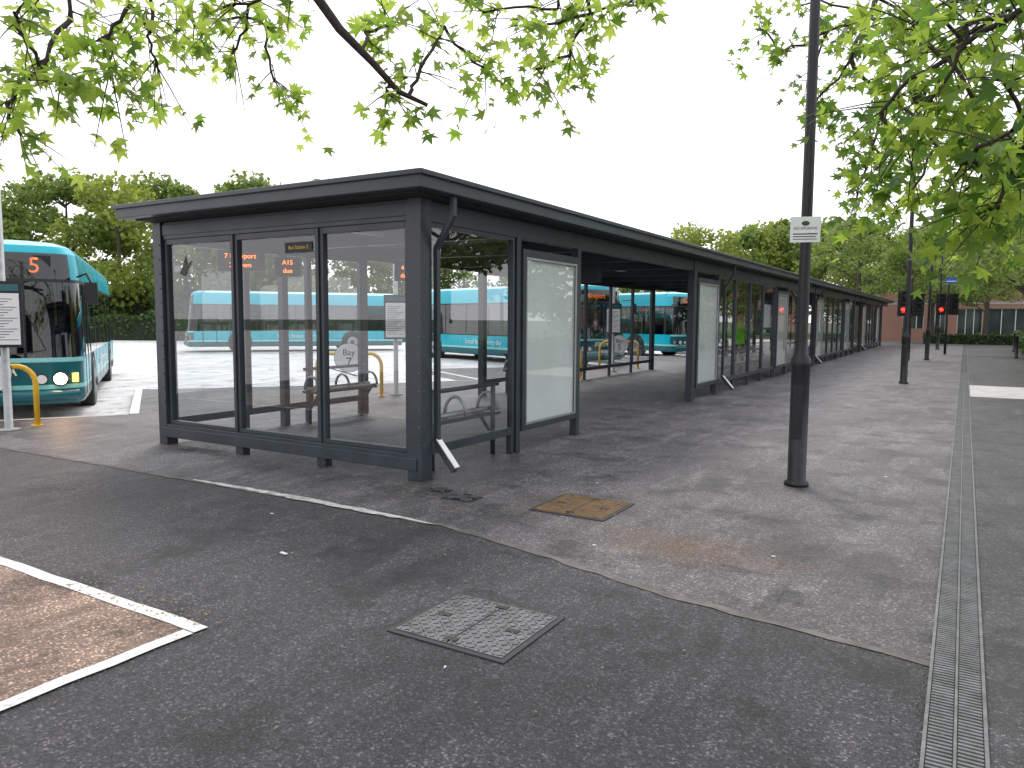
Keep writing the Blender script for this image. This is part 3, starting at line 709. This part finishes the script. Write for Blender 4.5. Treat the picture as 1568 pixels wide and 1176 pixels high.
CRn=[(-.34,4.99,3.26),(-.07,4.5,3.02),(.11,5.0,3.18),(-.43,5.48,3.16),(-.16,5.0,3.02),(.08,4.6,2.8),(-.23,4.59,2.68),(.01,5.0,2.71),(.14,4.2,2.42),(-.3,4.99,2.53),(-.06,4.6,2.36),(.15,5.0,2.34),(.12,4.9,2.16),(-.48,4.98,2.77),
 (.2,5.6,3.5),(-.2,5.8,3.6),(-.5,5.9,3.6),(.3,5.2,2.95),(-.1,5.6,3.3),(.25,4.8,2.55),(-.35,5.4,3.45),(.2,5.6,2.6),(.3,6.8,2.5),(.1,6.4,2.9),(-.15,6.3,2.35)]
CRf=[(-2.16,8.9,4.85),(-1.85,8.6,4.4),(-1.75,9.0,5.0),(-1.35,8.5,4.5),(-1.0,8.6,4.6),(-1.05,7.9,4.0),(-1.45,8.3,3.75),(-.75,7.9,3.6),(-.75,7.2,3.0),(-1.0,8.3,2.7),(-.6,7.6,2.5),(-.1,8.0,2.6),(.2,8.2,2.2),(-.35,9.0,3.4),(-.9,8.2,3.1),(-.5,8.4,4.3),(-1.6,8.8,4.1),(-.3,7.8,3.1)]
def blob(c,r,n):
    out=[]
    while len(out)<n:
        v=rng.uniform(-1,1,3)
        if np.dot(v,v)<1: out.append((c[0]+v[0]*r[0],c[1]+v[1]*r[1],c[2]+v[2]*r[2]))
    return out
near_tree('plane_tree',[((-6.6,-2.4,-.1),.34),((-6.5,-2.3,1.5),.27),((-6.3,-1.9,3.6),.22),((-6.1,-1.4,5.2),.16),((-6.2,-1.2,7.5),.09)],
 [[((-6.3,-1.9,3.9),.15),((-5.6,.2,4.9),.12),((-4.8,2.2,4.75),.08),((-4.25,3.4,4.3),.05),((-4.03,3.89,3.87),.036),((-3.86,4.05,3.56),.032),((-3.77,4.28,3.39),.026),((-3.69,4.48,3.22),.021),((-3.52,4.61,3.13),.014)],
  [((-6.3,-1.9,3.7),.13),((-6.5,.4,4.5),.09),((-6.0,2.2,4.4),.06),((-5.5,3.6,4.3),.04)],
  [((-5.6,.2,4.9),.09),((-4.2,2.6,5.4),.07),((-3.2,4.6,5.1),.045),((-2.8,5.4,4.6),.03)]],
 CL+CM+blob((-6.2,-1.2,6.8),(4,3.6,2.0),30)+blob((-4.6,1.6,5.6),(2.0,1.4,.8),8),.105,47,M_LEAF,.42)  # blob clusters: unseen crown above the frame, added to shade the foreground
near_tree('plane_tree',[((3.1,3.6,-.1),.32),((3.0,3.6,1.6),.25),((2.9,3.7,3.4),.2),((2.8,3.8,5.4),.13),((2.7,3.9,7.2),.08)],
 [[((2.9,3.7,3.2),.11),((1.7,4.4,3.7),.08),((.8,4.9,3.55),.05),((.3,5.0,3.3),.03)],
  [((2.9,3.7,2.8),.10),((1.8,4.7,2.9),.07),((.9,5.2,2.6),.04),((.45,5.3,2.4),.025)],
  [((2.9,3.7,4.0),.10),((1.8,5.6,4.7),.07),((.3,7.4,4.9),.045),((-.9,8.4,4.7),.025)]],
 CRn+CRf+blob((2.4,4.0,6.0),(3.2,2.6,2.0),24)+blob((.8,2.0,4.6),(1.6,1.8,.6),6),.10,56,M_LEAFR,.40)  # out-of-view blob clusters again fill the crown to cast shade
def crown_mesh(name,H,R,cb,n,ls,lm):
    wd=MB(); tr=.022*H
    wd.tube([(0,0,-.2),(0.02,0,cb*.5),(.05,.03,cb),(0,.05,H*.7),(0,0,H*.9)],[tr*1.3,tr,tr*.85,tr*.4,tr*.12],M_BARK,9)
    cl=[]
    nc=34
    for i in range(nc):
        z=rng.uniform(0,1); prof=math.sin(math.pi*min(.97,(z*.88+.12)))**.65
        a=rng.uniform(0,2*math.pi); rr=R*prof*math.sqrt(rng.uniform(.15,1))*rng.uniform(.8,1.12)
        c=Vector((rr*math.cos(a),rr*math.sin(a),cb+(H-cb)*z*.95)); cl.append(c)
        if i%2==0: wd.tube([(0,0,max(cb*.8,c.z-.5*rr)),(c.x*.5,c.y*.5,c.z-.15*rr),c],[tr*.35,tr*.2,tr*.06],M_BARK,5,False)
    per=n//nc; pos=[]
    for c in cl:
        s=R*rng.uniform(.2,.36); v=rng.normal(size=(per,3)); v/=np.linalg.norm(v,axis=1)[:,None]
        v*= (rng.uniform(.35,1,per)**.5)[:,None]*s*np.array([1,1,.72]); pos.append(v+np.array(c))
    V,F=leaves(np.concatenate(pos),ls,.35,'r')
    nb=len(wd.v); me=bpy.data.meshes.new(name)
    me.from_pydata(wd.v+V.tolist(),[],wd.f+(F+nb).tolist()); me.materials.append(M_BARK); me.materials.append(lm)
    me.polygons.foreach_set('material_index',[0]*len(wd.f)+[1]*len(F)); me.update(); return me
T1=crown_mesh('tree_a',10,4.2,1.8,6000,.32,M_LEAF2); T2=crown_mesh('tree_b',10,3.8,1.2,6000,.30,M_LEAF2); T3=crown_mesh('tree_c',10,4.6,2.2,6000,.32,M_LEAF3)
T4=crown_mesh('tree_d',8,2.6,2.4,6000,.16,M_LEAF2)
def put(me,x,y,h,sc=1.0,name='tree'):
    o=bpy.data.objects.new(name,me); COL.objects.link(o); base=8 if me is T4 else 10
    k=h/base; o.scale=(k*sc,k*sc,k); o.location=(x,y,-.1); o.rotation_euler=(0,0,random.uniform(0,6.28))
def DR(D,R): return (R*.857-D*.515, R*.515+D*.857)
for (D,Rr,h,m) in [(58,-46,12,T1),(56,-40,11.5,T2),(59,-34.5,12.4,T1),(57,-29.5,12,T3),(58,-25,11.5,T2),(59,-20,12.2,T1),(58,-14.5,12,T2),(60,-9,10,T1),(62,-4,8,T2),(63,1,7,T1),(64,6,6.5,T2),(66,-42,13,T2),(67,-31,13.5,T1),(68,-22,13.5,T3),(68,-12,12.5,T2),(66,11,6.2,T1),(62,-50,12,T3)]:
    x,y=DR(D,Rr); put(m,x,y,h,1.0)
for (D,Rr,h,m) in [(82,20,12,T3),(84,25.5,11.5,T1),(86,31,13,T2),(88,36,13,T1),(92,41,12.5,T2),(95,46,13,T3),(90,49,12.5,T1),(100,34,14,T2),(96,56,13,T1),(80,15,9,T1),(86,28,12.5,T3)]:
    x,y=DR(D,Rr); put(m,x,y,h,1.0)
for (x,y,h,m) in [(3.6,17,7.5,T4),(2.7,24,8,T4),(2.6,32,8,T4),(2.6,41,8.5,T4),(3.2,51,9,T4),(-3.6,60,8,T4),(-2.2,66,9,T4),(-7.5,66,9.5,T4),(8,60,10,T2),(6,30,9,T1),(.8,76.5,10,T2),(-9,78,11,T1),(7,80,12,T1),(1.2,62.5,7.5,T4)]:
    put(m,x,y,h,1.15)
def hedge(name,pts,w,h,n,ls=.16):
    pos=[];L=[(Vector(a),Vector(c)) for a,c in zip(pts[:-1],pts[1:])]; tot=sum((c-a).length for a,c in L)
    core=MB()
    for a,c in L:
        m=int(n*(c-a).length/tot); d=(c-a).normalized(); nn=Vector((-d.y,d.x))
        t=rng.uniform(0,1,m); s=rng.uniform(-.5,.5,m)*w; z=h*np.sqrt(rng.uniform(0,1,m))*(1+.08*np.sin(t*37)+.05*np.sin(t*91))
        for k in range(m):
            p=a.lerp(c,t[k])+nn*s[k]; pos.append((p.x,p.y,z[k]-.1))
        M=Matrix.Translation((a.x,a.y,0))@Matrix.Rotation(math.atan2(d.y,d.x),4,'Z'); core.box((0,-w*.32,-.15),((c-a).length,w*.32,h*.82),M_TROU,M)
    V,F=leaves(np.array(pos),ls,.3,'r'); e=empty(name)
    me=bpy.data.meshes.new('leaves'); me.from_pydata(V.tolist(),[],F.tolist()); me.materials.append(M_HEDGE); o=bpy.data.objects.new('leaves',me); COL.objects.link(o); o.parent=e
    core.mats=[simple('hedge_core',(.012,.02,.008),.95)]; core.obj('core',e)
hedge('hedge',[DR(52,-52),DR(52,-25),DR(52,5),DR(60,16)],1.6,1.75,16000,.24)
hedge('hedge',[(-2.4,59),(3.2,59)],1.0,.75,3000,.14)
hedge('shrub_bed',[DR(57,-52),DR(57,-20),DR(58,8)],3.0,3.4,16000,.34)
hedge('shrub_bed',[(2.6,12),(2.8,30),(3.2,56)],1.2,1.0,9000,.16)
# ------------------------------------------------------------------ brick building
B=empty('brick_building',(0,72,0)); d=MB()
x0,x1,H=-7.0,20,4.9
wins=[(-.6,1.2,.35,2.6),(1.5,4.4,.35,2.6),(6.5,9,.8,2.5),(-4.6,-3.0,.9,2.4),(-2.6,-1.4,0,2.5)]
xsb=sorted({x0,x1,*[w[0] for w in wins],*[w[1] for w in wins]})
for a,c in zip(xsb[:-1],xsb[1:]):
    w=[q for q in wins if q[0]<=a and q[1]>=c]
    if w:
        w=w[0]
        if w[2]>0: d.box((a,0,-.16),(c,.4,w[2]),M_BRICK)
        d.box((a,0,w[3]),(c,.4,H),M_BRICK)
    else: d.box((a,0,-.16),(c,.4,H),M_BRICK)
d.box((x0,.4,-.16),(x0+.3,10,H),M_BRICK); d.box((x1-.3,.4,-.16),(x1,10,H),M_BRICK); d.obj('walls',B)
d=MB(); d.box((x0-.3,-.35,H),(x1+.3,10.3,H+.2),M_FRAME); d.box((x0-.05,-.03,2.9),(x1+.05,-.002,3.1),M_KERB); d.obj('roof',B)
d=MB()
for w in wins:
    d.box((w[0],.2,w[2]),(w[1],.24,w[3]),M_DWIN)
    for f in np.linspace(w[0],w[1]-.06,4): d.box((f,.15,w[2]),(f+.06,.199,w[3]),M_WHITE)
    d.box((w[0],.14,w[3]-.07),(w[1],.198,w[3]),M_WHITE)
d.obj('windows',B)
# ------------------------------------------------------------------ leaf litter
n=900; A1=np.column_stack([rng.uniform(-9,1.5,n),rng.uniform(.8,14,n),np.full(n,.013)])
n=260; A2=np.column_stack([rng.normal(-3.6,.7,n),rng.normal(5.3,.35,n),np.full(n,.013)])
n=160; A3=np.column_stack([rng.uniform(-4.4,-3.2,n),rng.normal(2.33,.10,n),np.full(n,.013)])
n=150; A4=np.column_stack([rng.normal(-4.25,.12,n),rng.uniform(5.6,16,n),np.full(n,.013)])
pos=np.concatenate([A1,A2,A3,A4])
m2=((pos[:,0]<-4.4)&(pos[:,0]>-8.5)&(pos[:,1]>5.5)); pos=pos[~m2]
V,F=leaves(pos,.016,4.0,'r'); me=bpy.data.meshes.new('leaf_litter'); me.from_pydata(V.tolist(),[],F.tolist()); me.materials.append(M_DRY); o=bpy.data.objects.new('leaf_litter',me); COL.objects.link(o)
d=MB()
for (x,y,s) in [(-3.75,3.35,.03),(-1.0,5.0,.012),(-2.1,4.6,.012),(-.6,8.2,.014),(-1.9,2.6,.008),(-4.6,4.0,.012),(-2.9,6.4,.012),(-3.2,1.9,.01)]:
    M=Matrix.Translation((x,y,.006))@Matrix.Rotation(random.uniform(0,3),4,'Z'); d.box((-s,-s*.35,0),(s,s*.35,.006),M_WHITE,M)
d.obj('litter_scraps')
# ------------------------------------------------------------------ light
w=bpy.data.worlds.new('World'); scene.world=w; w.use_nodes=True; nt=w.node_tree
bg=nt.nodes['Background']; sky=nt.nodes.new('ShaderNodeTexSky'); sky.sky_type='NISHITA'; sky.sun_disc=False
az=rad(-38); el=rad(48)
sky.sun_elevation=el; sky.sun_rotation=az; sky.air_density=1.5; sky.dust_density=5
mx=nt.nodes.new('ShaderNodeMixRGB'); mx.inputs[0].default_value=.88; mx.inputs[2].default_value=(11.8,11.7,12.3,1)
nt.links.new(sky.outputs[0],mx.inputs[1]); nt.links.new(mx.outputs[0],bg.inputs[0]); bg.inputs[1].default_value=.145
sl=bpy.data.lights.new('sun','SUN'); sl.energy=1.4; sl.angle=rad(14); sl.color=(1,.97,.93); so=bpy.data.objects.new('sun',sl); COL.objects.link(so)
dirv=Vector((math.sin(az)*math.cos(el),math.cos(az)*math.cos(el),math.sin(el)))
so.rotation_euler=dirv.to_track_quat('Z','Y').to_euler(); so.location=(0,0,30)
# ------------------------------------------------------------------ camera
cd=bpy.data.cameras.new('camera'); cam=bpy.data.objects.new('camera',cd); COL.objects.link(cam); scene.camera=cam
cd.sensor_width=36; cd.lens=36*1150/1568; cd.clip_end=2000; cd.clip_start=.05
cam.location=(0,0,1.55)
cam.rotation_euler=(Matrix.Rotation(rad(31),3,'Z')@Matrix.Rotation(rad(85),3,'X')@Matrix.Rotation(rad(.35),3,'Z')).to_euler()
scene.view_settings.view_transform='Standard'; scene.view_settings.look='None'; scene.view_settings.exposure=0
